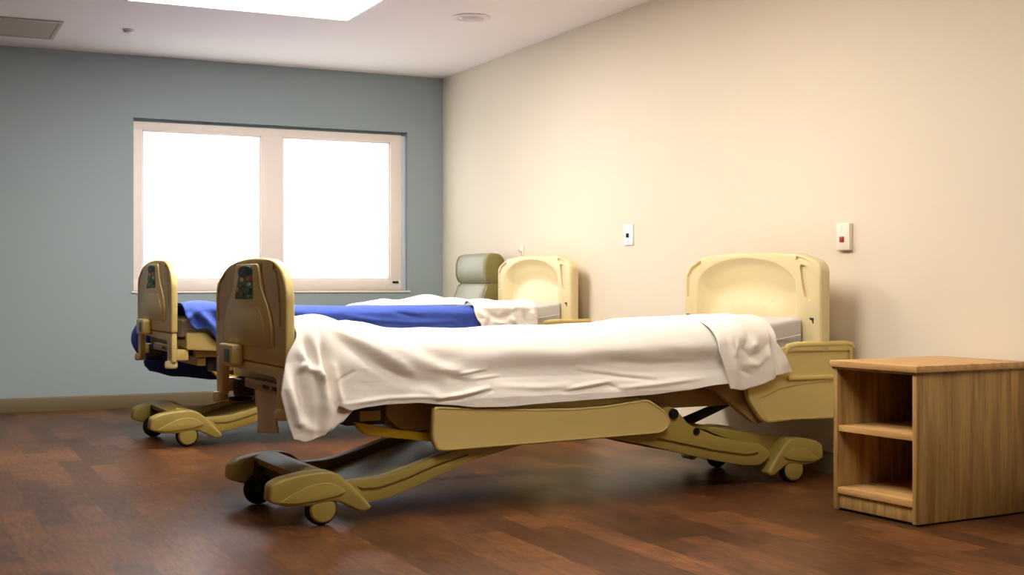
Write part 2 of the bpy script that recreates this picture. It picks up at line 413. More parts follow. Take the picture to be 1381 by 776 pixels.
# ------------------------------------------------------------------ the hospital beds
def make_bed(loc, rz, su, lw, label):
    """su, lw: how far the raised deck sits forward / up on its swing arms"""
    bed = thing('hospital_bed', label, 'bed', loc, rz, 'hospital beds along the cream wall')
    P, PP, PB, TM, DM, BK = M['plastic'], M['plastic_pale'], M['plastic_base'], M['tan_metal'], M['dark_metal'], M['black']
    VF = 0.64                                   # far wheel line
    # ---- base: wheel covers, casters, arms
    cov = [(-0.223, 0.105), (-0.158, 0.083), (-0.062, 0.078), (-0.013, 0.086), (0.04, 0.089), (0.084, 0.068), (0.137, 0.041), (0.162, 0.042), (0.182, 0.058), (0.135, 0.108), (0.084, 0.161), (0.045, 0.192), (0.010, 0.205), (-0.033, 0.206), (-0.105, 0.200), (-0.175, 0.186), (-0.215, 0.168)]
    ridge_o = [(-0.19, 0.100), (-0.12, 0.137), (-0.06, 0.160), (0.0, 0.165), (0.04, 0.150), (0.075, 0.125), (0.05, 0.113), (-0.02, 0.101), (-0.12, 0.093)]
    def foot(sgn_u, u0, su_, v_out, sgn_v, wheel=-0.012):
        # sgn_v = -1: the outer face looks at the near side
        mp = lambda q: [(u0 + sgn_u * su_ * a, b) for a, b in q]
        mb = MB()
        a0 = v_out
        mb.uw(fillet(mp(cov), 0.012, 2), a0, a0 - sgn_v * 0.085, 0.018, 3)
        mb.uw(fillet(mp(ridge_o), 0.02, 3), a0 + sgn_v * 0.008, a0 - sgn_v * 0.02, 0.007, 3)
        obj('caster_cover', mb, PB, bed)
        # caster
        cu, cw, r = u0 + sgn_u * wheel, 0.062, 0.062
        vc = a0 - sgn_v * (0.038 if sgn_v < 0 else 0.098)
        w = MB().lathe([(0.02, -0.017), (0.05, -0.018), (r - 0.004, -0.014), (r, -0.006), (r, 0.006), (r - 0.004, 0.014), (0.05, 0.018), (0.02, 0.017)], (cu, vc, cw), 'y', 36)
        c = obj('caster', w, BK, bed)
        obj('caster_cap', MB().lathe([(0.048, 0.0), (0.052, sgn_v * 0.008), (0.045, sgn_v * 0.016), (0.02, sgn_v * 0.020), (0, sgn_v * 0.021)], (cu, vc + sgn_v * 0.017, cw), 'y', 32), PB, c)
        obj('caster_fork', MB().box((cu - 0.02, vc - 0.028, cw + 0.03), (cu + 0.02, vc + 0.028, cw + 0.085), 0.006).tube([(cu, vc, cw + 0.08), (cu, vc, cw + 0.12)], 0.018), DM, c)
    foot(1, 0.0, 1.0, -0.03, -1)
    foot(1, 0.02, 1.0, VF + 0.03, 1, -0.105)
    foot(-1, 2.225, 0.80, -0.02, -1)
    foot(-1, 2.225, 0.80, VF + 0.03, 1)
    # plates joining near and far covers
    mb = MB()
    mb.uw([(-0.10, 0.192), (-0.055, 0.212), (0.0, 0.206), (0.06, 0.170), (0.09, 0.13), (0.05, 0.12), (-0.03, 0.165), (-0.09, 0.165)], 0.05, VF - 0.05, 0.008)
    obj('cross_plate', mb, PB, bed)
    mb = MB()
    mb.uw([(2.30, 0.196), (2.20, 0.203), (1.82, 0.275), (1.79, 0.26), (1.82, 0.245), (2.12, 0.13), (2.25, 0.13)], 0.06, VF - 0.05, 0.008)
    obj('cross_plate', mb, PB, bed)
    # swing arms, one pair at each end
    armf = [(0.06, 0.150), (0.10, 0.157), (0.23, 0.163), (0.34, 0.190), (0.496, 0.239), (0.70, 0.275 + lw), (0.86, 0.29 + lw), (0.90, 0.272 + lw), (0.826, 0.249), (0.625, 0.205), (0.432, 0.138), (0.30, 0.092), (0.194, 0.070), (0.12, 0.072), (0.06, 0.09)]
    armh = [(1.52, 0.372 + lw), (1.575, 0.379 + lw), (1.63, 0.330 + lw), (1.66, 0.295), (1.80, 0.238), (1.96, 0.200), (2.05, 0.190), (2.12, 0.14), (2.06, 0.092), (1.96, 0.096), (1.86, 0.115), (1.70, 0.150), (1.434, 0.218), (1.22, 0.262), (1.20, 0.29 + lw), (1.45, 0.32 + lw)]
    grf = [(0.125, 0.140), (0.15, 0.128), (0.22, 0.127), (0.33, 0.155), (0.47, 0.202), (0.60, 0.232), (0.60, 0.226), (0.47, 0.192), (0.33, 0.143), (0.22, 0.113), (0.15, 0.114)]
    grh = [(1.50, 0.245), (1.62, 0.218), (1.80, 0.176), (1.98, 0.145), (2.04, 0.152), (2.04, 0.140), (1.98, 0.131), (1.80, 0.162), (1.62, 0.204), (1.50, 0.234)]
    for v0 in (0.0, VF - 0.06):
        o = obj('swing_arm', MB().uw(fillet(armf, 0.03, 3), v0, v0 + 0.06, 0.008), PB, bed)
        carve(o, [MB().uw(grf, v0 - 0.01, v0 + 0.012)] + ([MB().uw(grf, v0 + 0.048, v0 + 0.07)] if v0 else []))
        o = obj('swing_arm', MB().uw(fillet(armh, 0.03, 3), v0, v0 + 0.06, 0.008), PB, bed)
        carve(o, [MB().uw(grh, v0 - 0.01, v0 + 0.012)])
        obj('pivot_cap', MB().lathe([(0.0, -0.010), (0.020, -0.008), (0.023, 0.0), (0.023, 0.012)], (1.578, v0 - 0.006, 0.345 + lw), 'y', 24), BK, bed)
        obj('pivot_cap', MB().lathe([(0.0, -0.006), (0.014, -0.005), (0.016, 0.0), (0.016, 0.008)], (1.70, v0 - 0.003, 0.262), 'y', 20), BK, bed)
    # plate that spans the foot arms (dark underside seen between them)
    obj('arm_cross_panel', MB().uw([(0.20, 0.118), (0.34, 0.158), (0.62, 0.240), (0.64, 0.226), (0.35, 0.142), (0.21, 0.102)], 0.07, VF - 0.07, 0.004), PB, bed)
    obj('lift_strut', MB().uw(fillet([(1.80, 0.214), (2.25, 0.350 + lw), (2.30, 0.362 + lw), (2.30, 0.335 + lw), (1.98, 0.222), (1.82, 0.185)], 0.015, 3), 0.46, 0.50, 0.006), DM, bed)
    obj('link_bar', MB().uw(fillet([(0.15, 0.372 + lw), (0.24, 0.352 + lw), (0.33, 0.332 + lw), (0.50, 0.305 + lw), (0.66, 0.292 + lw), (0.66, 0.262 + lw), (0.48, 0.276 + lw), (0.32, 0.300 + lw), (0.20, 0.318 + lw)], 0.012, 3), 0.09, 0.14, 0.007), M['yellow'], bed)
    # ---- deck frame
    mb = MB()
    for v in (0.08, 0.88):
        mb.box((0.0 + su, v, 0.452 + lw), (1.30 + su, v + 0.05, 0.500 + lw), 0.006)
        mb.box((1.30 + su, v, 0.36 + lw), (2.28 + su, v + 0.05, 0.44 + lw), 0.006)
        mb.box((1.24 + su, v, 0.36 + lw), (1.34 + su, v + 0.05, 0.500 + lw), 0.006)
    for u in (0.02, 0.66, 1.27, 2.2):
        mb.box((u + su, 0.12, 0.40 + lw), (u + 0.05 + su, 0.89, 0.45 + lw), 0.006)
    obj('deck_frame', mb, TM, bed)
    for a, b in ((-0.07, 0.62), (0.63, 1.40), (1.41, 2.345)):
        obj('deck_panel', MB().box((a + su, 0.045, 0.50 + lw), (b + su, 0.985, 0.556 + lw), 0.012, 3), PB, bed)
    for v0, v1 in ((0.0, 0.036), (0.992, 1.028)):
        mb = MB().uw(fillet([(-0.065 + su, 0.500 + lw), (0.125 + su, 0.488 + lw), (0.135 + su, 0.51 + lw), (0.045 + su, 0.596 + lw), (-0.065 + su, 0.597 + lw)], 0.012, 3), v0, v1, 0.006)
        obj('foot_section_guard', mb, P, bed)
    # motors and boxes under the deck, foot half
    obj('control_box', MB().box((0.12 + su, 0.10, 0.355 + lw), (0.285 + su, 0.30, 0.45 + lw), 0.006), DM, bed)
    obj('battery_cover', MB().box((0.175 + su, 0.088, 0.372 + lw), (0.262 + su, 0.104, 0.412 + lw), 0.004), TM, bed)
    mb = MB().uw(fillet([(0.285 + su, 0.45 + lw), (0.285 + su, 0.385 + lw), (0.345 + su, 0.328 + lw), (0.62 + su, 0.328 + lw), (0.66 + su, 0.36 + lw), (0.66 + su, 0.45 + lw)], 0.015, 3), 0.09, 0.26, 0.012, 3)
    obj('lift_motor', mb, TM, bed)
    mb = MB().tube([(0.62 + su, 0.2, 0.37 + lw), (1.25, 0.2, 0.33 + lw)], 0.03, 14)
    obj('actuator', mb, DM, bed)
    obj('head_bracket', MB().uw(fillet([(1.72 + su, 0.452 + lw), (1.80 + su, 0.44 + lw), (2.02 + su, 0.28 + lw), (2.07 + su, 0.28 + lw), (2.10 + su, 0.40 + lw), (2.10 + su, 0.47 + lw), (1.72 + su, 0.47 + lw)], 0.02, 3), 0.0, 0.04, 0.006), TM, bed)
    # ---- side rails
    mid = [(0.43, 0.432), (0.424, 0.30), (0.446, 0.256), (0.478, 0.252), (1.495, 0.268), (1.530, 0.292), (1.538, 0.325), (1.505, 0.368), (1.425, 0.418), (1.385, 0.416), (1.22, 0.398), (1.05, 0.394), (0.86, 0.402), (0.60, 0.418)]
    inner = [(a * 0.985 + 0.0145, b * 0.90 + 0.0335) for a, b in mid]
    mid = [(a + su, b + lw) for a, b in mid]; inner = [(a + su, b + lw) for a, b in inner]
    for v0, v1, s in ((-0.045, -0.01, -1), (1.03, 1.065, 1)):
        r = obj('side_rail', MB().uw(fillet(mid, 0.02, 3), v0, v1, 0.009, 3), P, bed)
        va = v0 if s < 0 else v1
        carve(r, [MB().uw(fillet(inner, 0.02, 3), va + s * 0.02, va - s * 0.004)])
        obj('rail_backing', MB().box((0.46 + su, (-0.012 if s < 0 else 1.01), 0.385 + lw), (1.40 + su, (0.02 if s < 0 else 1.035), 0.425 + lw), 0.006), P, r)
    hr = [(1.955, 0.385), (1.985, 0.345), (2.02, 0.300), (2.06, 0.284), (2.20, 0.292), (2.432, 0.287), (2.545, 0.290), (2.555, 0.35), (2.555, 0.60), (2.555, 0.618), (2.50, 0.630), (2.20, 0.630), (2.02, 0.60), (1.95, 0.50), (1.94, 0.43)]
    win_u = [(2.165, 0.595), (2.165, 0.508), (2.185, 0.497), (2.535, 0.495), (2.535, 0.600), (2.185, 0.604)]
    win_l = [(1.995, 0.395), (2.055, 0.300), (2.20, 0.300), (2.54, 0.300), (2.54, 0.459), (2.30, 0.459), (2.13, 0.440)]
    mv = lambda q: [(a + su, b + lw) for a, b in q]
    for v0, v1, s in ((-0.05, -0.015, -1), (1.055, 1.09, 1)):
        va = v0 if s < 0 else v1
        r = obj('head_rail', MB().uw(fillet(mv(hr), 0.02, 3), v0, v1, 0.009, 3), P, bed)
        carve(r, [MB().uw(fillet(mv(win_u), 0.012, 3), va + s * 0.02, va - s * 0.012), MB().uw(fillet(mv(win_l), 0.012, 3), va + s * 0.02, va - s * 0.006)])
        mb = MB().tube([(x + su, va + s * 0.002 - s * 0.012, z + lw) for x, z in ((2.155, 0.55), (2.157, 0.60), (2.175, 0.622), (2.22, 0.630), (2.50, 0.631), (2.545, 0.626), (2.553, 0.61))], 0.015, 10)
        obj('grip_tube', mb, P, r)
        obj('ledge', MB().box((2.16 + su, va - 0.014 if s < 0 else va - 0.01, 0.470 + lw), (2.548 + su, va + 0.010 if s < 0 else va + 0.014, 0.492 + lw), 0.009, 3), P, r)
    # ---- head board
    U0 = 2.355 + su
    ho = [(0.02, 0.60), (0.02, 0.975), (0.045, 1.010), (0.19, 1.054), (0.675, 1.063), (0.95, 1.047), (1.085, 0.985), (1.09, 0.60)]
    hb = obj('headboard', MB().vw([(a, b + lw) for a, b in fillet(ho, [0.0, 0.03, 0.03, 0.08, 0.2, 0.06, 0.03, 0.0], 4)], U0, U0 + 0.062, 0.014, 3), PP, bed)
    def scoop():
        n = 28; cv, hw, z0, zs = 0.582, 0.405, 0.60, 0.885
        B = [(cv - hw, z0), (cv - hw, (z0 + zs) / 2), (cv - hw, zs)]
        for k in range(1, n):
            a = math.pi * k / n
            B.append((cv - hw * math.cos(a), zs + 0.162 * math.sin(a) ** 0.8))
        B += [(cv + hw, zs), (cv + hw, (z0 + zs) / 2), (cv + hw, z0)] + [(cv + hw - 2 * hw * k / 8, z0) for k in range(1, 8)]
        C = (cv, 0.74)
        D = [(0.60, -0.03), (0.70, 0.000), (0.818, 0.026), (0.822, 0.032), (0.905, 0.052), (0.908, 0.050), (1.07, 0.002)]
        def lin_i(x):
            if x <= D[0][0]: return D[0][1]
            for (p, q), (r, t) in zip(D, D[1:]):
                if x <= r: return q + (t - q) * (x - p) / (r - p)
            return D[-1][1]
        loops = [[(U0 - 0.03, v, z + lw) for v, z in B]]
        for r in (1.0, 0.985, 0.96, 0.92, 0.86, 0.79, 0.72, 0.64, 0.56, 0.48, 0.40, 0.32, 0.24, 0.16, 0.08, 0.02):
            L = []
            for v, z in B:
                vv, zz = C[0] + (v - C[0]) * r, C[1] + (z - C[1]) * r
                q = max(0, min(1, (1 - r) / 0.14)); q = q * q * (3 - 2 * q)
                L.append((U0 - 0.004 + (0.010 + lin_i(zz + 0.10 * ((vv - cv) / 0.4) ** 2)) * q, vv, zz + lw))
            loops.append(L)
        return MB().loft(loops)
    def slot(path, r, u):
        return MB().tube([(u, a, b + lw) for a, b in path], r, 8)
    cuts = [scoop()]
    cuts.append(slot([(0.095, 1.000), (0.14, 1.018), (0.19, 1.028)], 0.010, U0 + 0.001))
    cuts.append(slot([(1.055, 0.84), (1.053, 0.945), (1.02, 0.985), (0.94, 1.018)], 0.012, U0 + 0.001))
    cuts.append(MB().vw([(p, q + lw) for p, q in fillet([(0.052, 0.842), (0.088, 0.826), (0.130, 0.842), (0.148, 0.90), (0.165, 1.000), (0.120, 0.992), (0.052, 0.945)], 0.02, 4)], U0 - 0.02, U0 + 0.012))
    carve(hb, cuts)
    for a in (0.082, 1.055):
        obj('hook_slot', MB().vw([(q, z + lw) for q, z in ((a - 0.017, 0.750), (a + 0.014, 0.750), (a + 0.010, 0.741), (a - 0.004, 0.738), (a - 0.008, 0.724), (a - 0.015, 0.724))], U0 - 0.0006, U0 + 0.003), M['dark_slot'], hb)
    for part in [hb] + list(hb.children): part.data.transform(Matrix.Translation((0, -0.07, 0)))   # centred on the mattress
    for v in (0.12, 0.93):
        mb = MB().box((U0 + 0.02, v, 0.43 + lw), (U0 + 0.06, v + 0.06, 0.62 + lw), 0.006)
        mb.box((2.2 + su, v, 0.44 + lw), (U0 + 0.05, v + 0.06, 0.49 + lw), 0.006)
        obj('head_frame', mb, TM, bed)
    # ---- foot board and its frame
    U1 = -0.15 + su; lf = lw
    fo = [(0.0, 0.594), (0.0, 0.880), (0.05, 0.955), (0.165, 0.999), (0.40, 1.010), (0.62, 1.005), (0.83, 0.980), (0.985, 0.905), (1.0, 0.86), (1.0, 0.594)]
    Z = lambda q: [(a, b + lf) for a, b in q]
    fb = obj('footboard', MB().vw(Z(fillet(fo, [0.012, 0.05, 0.05, 0.08, 0.1, 0.1, 0.08, 0.05, 0.02, 0.012], 4)), U1, U1 + 0.036, 0.011, 3), P, bed)
    bell = [(0.16, 0.655), (0.16, 0.74), (0.21, 0.815), (0.30, 0.885), (0.325, 0.945), (0.345, 0.985), (0.66, 0.985), (0.68, 0.945), (0.70, 0.885), (0.79, 0.815), (0.84, 0.74), (0.84, 0.655)]
    gr1 = slot([(0.165, 0.975), (0.12, 0.95), (0.085, 0.88), (0.07, 0.80), (0.07, 0.745)], 0.014, U1 - 0.001)
    gr2 = slot([(0.835, 0.955), (0.92, 0.915), (0.95, 0.87), (0.955, 0.80), (0.955, 0.745)], 0.014, U1 - 0.001)
    gr1.bm.verts.ensure_lookup_table()
    gr3 = slot([(0.315, 0.985), (0.305, 0.93), (0.275, 0.87), (0.19, 0.80), (0.145, 0.73), (0.14, 0.66)], 0.012, U1 - 0.001)
    gr4 = slot([(0.685, 0.985), (0.695, 0.93), (0.725, 0.87), (0.81, 0.80), (0.855, 0.73), (0.86, 0.66)], 0.012, U1 - 0.001)
    for g in (gr1, gr2, gr3, gr4):
        for vtx in g.bm.verts: vtx.co.z += lf - lw
    carve(fb, [gr1, gr2, gr3, gr4])
    raised = MB().vw(Z(fillet(bell, 0.03, 3)), U1 - 0.008, U1 + 0.004, 0.005, 2)
    obj('centre_panel', raised, P, fb)
    obj('label_panel', MB().vw(Z(fillet([(0.245, 0.665), (0.245, 0.74), (0.32, 0.812), (0.68, 0.812), (0.755, 0.74), (0.755, 0.665)], 0.02, 3)), U1 - 0.0105, U1 - 0.006, 0.0012), P, fb)
    cp = obj('control_panel', MB().vw(Z(fillet([(0.395, 0.845), (0.405, 0.978), (0.575, 0.976), (0.665, 0.842)], 0.015, 3)), U1 - 0.0100, U1 - 0.006, 0.0012), M['screen'], fb)
    obj('display', MB().vw(Z([(0.505 + 0.095 * math.cos(a) * (1 + 0.25 * abs(math.sin(a))), 0.955 + 0.023 * math.sin(a)) for a in [2 * math.pi * k / 20 for k in range(20)]]), U1 - 0.0125, U1 - 0.009, 0.001), M['screen_dark'], fb)
    def key(v, w, dv, dw, m, nm='control_key'):
        obj(nm, MB().vw(Z(rounded(dv, dw, 0.006, v, w)), U1 - 0.0135, U1 - 0.009, 0.001), m, fb)
    key(0.445, 0.928, 0.055, 0.018, M['red']); key(0.545, 0.922, 0.04, 0.016, M['amber']); key(0.445, 0.904, 0.04, 0.013, M['white']); key(0.545, 0.898, 0.07, 0.012, M['green'])
    key(0.62, 0.882, 0.045, 0.018, M['amber']); key(0.44, 0.875, 0.055, 0.03, M['screen_dark']); key(0.44, 0.857, 0.055, 0.014, M['green']); key(0.55, 0.862, 0.06, 0.018, M['green'])
    pb = obj('pendant_box', MB().vw(Z(rounded(0.20, 0.092, 0.02, 0.665, 0.612)), U1 - 0.05, U1 + 0.002, 0.008, 3), P, fb)
    obj('pendant_label', MB().vw(Z(rounded(0.075, 0.055, 0.008, 0.63, 0.612)), U1 - 0.0525, U1 - 0.049, 0.001), M['screen'], fb)
    mb = MB()
    mb.vw(Z(fillet([(0.005, 0.592), (0.995, 0.592), (0.995, 0.43), (0.90, 0.43), (0.895, 0.545), (0.875, 0.558), (0.15, 0.548), (0.125, 0.535), (0.12, 0.43), (0.005, 0.43)], 0.01, 2)), U1 + 0.002, U1 + 0.034, 0.007, 2)
    mb.box((U1 + 0.03, 0.02, 0.44 + lf), (U1 + 0.10, 0.10, 0.50 + lf), 0.006).box((U1 + 0.03, 0.91, 0.44 + lf), (U1 + 0.10, 0.97, 0.50 + lf), 0.006)
    ff = obj('foot_frame', mb, P, bed)
    mb = MB().box((U1 + 0.036, 0.12, 0.475 + lf), (U1 + 0.065, 0.68, 0.515 + lf), 0.006)
    bar = obj('foot_crossbar', mb, TM, bed)
    for a in (0.20, 0.33): obj('slot', MB().box((U1 + 0.034, a, 0.489 + lf), (U1 + 0.038, a + 0.085, 0.503 + lf)), M['dark_slot'], bar)
    for a in (0.03, 0.93):
        obj('bumper', MB().lathe([(0.0, 0.0), (0.03, 0.0), (0.036, 0.008), (0.036, 0.03), (0.03, 0.042), (0.0, 0.042)], (U1 + 0.012, a + 0.03, 0.395 + lf), 'z', 24), PP, ff)
    obj('lock_knob', MB().lathe([(0.0, 0.0), (0.05, 0.0), (0.055, 0.006), (0.05, 0.016), (0.02, 0.022), (0.02, 0.10), (0, 0.10)], (U1 + 0.085, 0.90, 0.40 + lf), 'z', 24), BK, bed)
    obj('foot_motor', MB().box((U1 + 0.05, 0.83, 0.42 + lf), (U1 + 0.13, 0.905, 0.498 + lf), 0.01), DM, bed)
    return bed

make_bed(ORG_A, ANG_A, 0.0, 0.0, 'beige hospital bed under a rumpled white sheet, beside the oak cabinet')
make_bed(ORG_B, ANG_B, 0.05, 0.04, 'beige hospital bed under a blue blanket, nearer the window and recliner')

# ------------------------------------------------------------------ mattresses
def mattress(loc, rz, su, lw, label):
    t = thing('mattress', label, 'mattress', loc, rz)
    t.location.z += 0
    n = 26; rows = []
    u0, u1, v0, v1, z0 = -0.075 + su, 2.346 + su, 0.055, 0.965, 0.562 + lw
    mb = MB(); loops = []
    for i in range(n + 1):
        s = i / n; u = u0 + (u1 - u0) * s
        top = (0.672 if u < 1.90 + su else 0.672 + 0.086 * min(1, (u - 1.90 - su) / 0.42)) + lw
        e = 0.0
        k = min(s, 1 - s) * n
        if k < 1: e = 0.018
        L = []
        for (vv, zz) in fillet([(v0 + e, z0 + e * .3), (v1 - e, z0 + e * .3), (v1 - e, top - e * .5), (v0 + e, top - e * .5)], 0.02, 3): L.append((u, vv, zz))
        loops.append(L)
    mb.loft(loops)
    body = obj('cover', mb, M['mattress'], t)
    p = MB().tube([(u0 + 0.01, v0 - 0.002, z0 + 0.055), (1.0, v0 - 0.003, z0 + 0.055), (u1 - 0.25, v0 - 0.002, z0 + 0.075), (u1 - 0.02, v0 - 0.002, z0 + 0.108)], 0.004, 6)
    obj('piping', p, M['mattress'], t)
    return t
mattress(ORG_A, ANG_A, 0.0, 0.0, 'grey mattress on the bed beside the oak cabinet, its bare head end showing')
mattress(ORG_B, ANG_B, 0.05, 0.04, 'grey mattress of the bed with the blue blanket, its bare head end showing')

# ------------------------------------------------------------------ cloth
def seg_dist(p, a, b):
    ax, ay = a; bx, by = b; px, py = p
    dx, dy = bx - ax, by - ay; L = dx * dx + dy * dy
    t = max(0, min(1, ((px - ax) * dx + (py - ay) * dy) / L)) if L > 0 else 0
    return math.hypot(px - ax - t * dx, py - ay - t * dy), t
def strokes(p, ST):
    d = 0
    for path, amp, sig in ST:
        best = 9; n = len(path) - 1; tt = 0
        for i in range(n):
            q, t = seg_dist(p, path[i], path[i + 1])
            if q < best: best = q; tt = (i + t) / n
        fade = min(1, 0.35 + 2.2 * min(tt, 1 - tt))
        d += (1.15 if path[0][0] < 0.1 else 1.0) * amp * fade * math.exp(-(best / sig) ** 2)
    return d
def fbm(x, y, z=0, o=3):
    s = 0; a = 1
    for i in range(o):
        s += a * noise.noise(Vector((x, y, z + 7.3 * i))); a *= 0.5; x *= 2.1; y *= 2.1
    return s

def drape(top, bot, umin_top, umin_side, umax, vn, vf, far_drop, ST, TOPST, out, nu=280, nside=64, wr=0.004, seed=0.0, side_off=-0.075, sh=0.08, R=0.155, tilt=0.045):
    """cloth over a bed: far drop, top, rounded near edge, near side down to bot(u)"""
    rows = []
    for i in range(nu + 1):
        a = i / nu; row = []
        uS = umin_side + (umax - umin_side) * a
        uT = umin_top + (umax - umin_top) * a
        zt = top(uT)
        # far drop and top
        for k in range(far_drop[1] + 1):
            s = 1 - k / far_drop[1]
            v = vf + 0.02 + 0.02 * math.sin(s * 2 + uT * 5) * s + 0.012 * fbm(uT * 4, s * 2, seed)
            row.append((uT, v, zt - tilt * (vf - 0.1) - 0.004 - (far_drop[0](uT)) * s))
        nt_ = 34
        for k in range(1, nt_ + 1):
            v = vf - (vf - vn - sh) * k / nt_
            z = zt - tilt * (v - 0.1) + wr * 1.4 * fbm(uT * 3.2, v * 3.2, seed + 3) + strokes((uT, v), TOPST)
            row.append((uT, v, z))
        zl = row[-1][2]
        # rounded shoulder into the side
        ns = 14
        side0 = zl - R
        zb = bot(uS)
        for k in range(1, ns + nside + 1):
            if k <= ns:
                ang = (math.pi / 2) * k / ns
                v = vn + sh - (sh - side_off) * math.sin(ang)
                z = zl - R * (1 - math.cos(ang))
                t = 0; bl = k / ns; q = max(0, min(1, (k / ns - 0.5) / 0.5)); u = uT + (uS - uT) * 0.6 * q * q * (3 - 2 * q)
            else:
                t = (k - ns) / nside
                z = side0 + (zb - side0) * t
                v = vn + side_off; bl = 1; u = uT + (uS - uT) * (0.6 + 0.4 * min(1, t * 2.6)) + 0.055 * t * t * max(0, 1 - a * 11)
            d = out(u, z, t) + strokes((u, z), ST) + wr * fbm(u * 5 + seed, z * 9, seed) + 0.2 * wr * fbm(u * 16, z * 22, seed + 5)
            row.append((u, v - d * bl, z))
        rows.append(row)
    return rows

def cloth_obj(name, rows, m, parent, thick=0.0035):
    o = obj(name, MB().grid(rows), m, parent, sharp=0)
    sd = o.modifiers.new('thickness', 'SOLIDIFY'); sd.thickness = thick; sd.offset = 0
    return o

# ---- white sheet on the near bed
sheet = thing('bed_sheet', 'long rumpled white sheet covering the bed beside the oak cabinet and hanging over its side', 'sheet', ORG_A, ANG_A)
s_top = [(-0.14, 0.750), (-0.10, 0.772), (-0.03, 0.778), (0.06, 0.764), (0.13, 0.748), (0.36, 0.729), (0.80, 0.727), (1.38, 0.738), (1.70, 0.746), (2.1, 0.757), (2.2, 0.76)]
s_bot = [(-0.185, 0.335), (-0.14, 0.325), (-0.03, 0.345), (0.012, 0.372), (0.034, 0.45), (0.088, 0.43), (0.16, 0.440), (0.238, 0.446), (0.361, 0.447), (0.487, 0.434), (0.616, 0.419), (0.748, 0.416), (0.883, 0.422), (1.02, 0.425), (1.2, 0.43), (1.42, 0.437), (1.612, 0.449), (1.769, 0.466), (2.2, 0.50)]
ST = [
    ([(0.018, 0.730), (0.124, 0.650), (0.249, 0.581), (0.375, 0.525), (0.45, 0.510)], -0.030, 0.026),
    ([(-0.085, 0.711), (-0.064, 0.598)], -0.020, 0.018),
    ([(-0.027, 0.724), (-0.013, 0.596), (0.014, 0.46)], -0.024, 0.015),
    ([(-0.122, 0.577), (-0.107, 0.478), (-0.093, 0.393)], -0.026, 0.022),
    ([(0.295, 0.652), (0.457, 0.605), (0.54, 0.600)], -0.016, 0.026),
    ([(0.489, 0.544), (0.588, 0.511)], -0.012, 0.016),
    ([(0.003, 0.745), (0.14, 0.690), (0.295, 0.587), (0.441, 0.470)], 0.022, 0.024),
    ([(0.049, 0.745), (0.217, 0.691), (0.457, 0.582), (0.60, 0.545)], 0.020, 0.026),
    ([(-0.052, 0.724), (-0.036, 0.583), (-0.020, 0.48), (-0.03, 0.37)], 0.030, 0.018),
    ([(-0.10, 0.60), (-0.05, 0.585), (-0.03, 0.55)], 0.022, 0.014),
    ([(-0.165, 0.58), (-0.155, 0.50), (-0.125, 0.40), (-0.07, 0.37)], 0.018, 0.018),
    ([(-0.115, 0.66), (-0.085, 0.62), (-0.12, 0.585)], 0.024, 0.012),
    ([(0.02, 0.60), (0.035, 0.50), (0.05, 0.45)], 0.018, 0.014),
    ([(0.05, 0.452), (0.24, 0.470), (0.36, 0.470), (0.45, 0.466)], 0.006, 0.008),
    ([(0.441, 0.462), (0.546, 0.472), (0.663, 0.494)], 0.013, 0.008),
    ([(0.441, 0.448), (0.546, 0.457), (0.680, 0.482)], -0.010, 0.007),
    ([(0.54, 0.551), (0.663, 0.567)], 0.006, 0.006), ([(0.54, 0.543), (0.663, 0.558)], -0.006, 0.006),
    ([(0.60, 0.53), (0.72, 0.540)], 0.006, 0.006),
    ([(0.03, 0.540), (0.075, 0.560), (0.10, 0.575)], -0.008, 0.006),
    ([(0.14, 0.60), (0.18, 0.615)], -0.006, 0.006),
    ([(1.08, 0.545), (1.285, 0.515), (1.452, 0.497)], -0.006, 0.008), ([(1.08, 0.560), (1.285, 0.532), (1.46, 0.512)], 0.006, 0.010),
    ([(1.0, 0.463), (1.12, 0.475), (1.22, 0.485), (1.27, 0.465)], -0.010, 0.009), ([(1.02, 0.475), (1.12, 0.488), (1.23, 0.500)], 0.010, 0.009),
    ([(1.25, 0.470), (1.45, 0.480), (1.70, 0.498)], 0.008, 0.010),
    ([(1.15, 0.600), (1.45, 0.560), (1.78, 0.570)], -0.014, 0.022),
    ([(0.75, 0.64), (1.05, 0.615), (1.4, 0.63), (1.78, 0.625)], 0.010, 0.03),
    ([(1.40, 0.640), (1.62, 0.600), (1.80, 0.595)], -0.008, 0.016),
    ([(0.70, 0.500), (0.90, 0.488), (1.05, 0.492)], 0.006, 0.012),
]
TST = [([(0.20, 0.45), (0.30, 0.50), (0.42, 0.60)], 0.030, 0.10), ([(0.02, 0.10), (0.05, 0.30)], 0.018, 0.07), ([(0.30, 0.75), (0.55, 0.85)], 0.022, 0.09), ([(0.8, 0.3), (1.2, 0.7)], 0.008, 0.12)]
def s_out(u, z, t):
    # sheet is pressed in under the mattress edge and comes out again over the rail
    q = max(0.0, min(1.0, (u - 0.30) / 0.5))
    d = -0.020 * math.exp(-((z - 0.562) / 0.040) ** 2) * q
    d += 0.022 * max(0, min(1, (0.53 - z) / 0.075)) * (0.4 + 0.6 * q)
    d += 0.035 * max(0, min(1, (0.05 - u) / 0.12)) * min(1, t * 3)
    return d
rows = drape(lambda u: interp(s_top, u), lambda u: interp(s_bot, u), -0.107, -0.200, 1.93, 0.04, 0.99, (lambda u: 0.035, 6), ST, TST, s_out, seed=1.3)
cloth_obj('sheet', rows, M['sheet'], sheet)
# tail of the corner that falls behind the front layer
rows = []
for i in range(30):
    a = i / 29; u = -0.06 + 0.165 * a; row = []
    zb = interp([(-0.06, 0.345), (0.0, 0.352), (0.06, 0.385), (0.105, 0.432)], u); zt_ = 0.58
    for k in range(22):
        t = k / 21
        row.append((u, -0.020 - 0.014 * t - 0.008 * math.sin(u * 60 + t), zt_ + (zb - zt_) * t))
    rows.append(row)
cloth_obj('corner_tail', rows, M['sheet'], sheet)
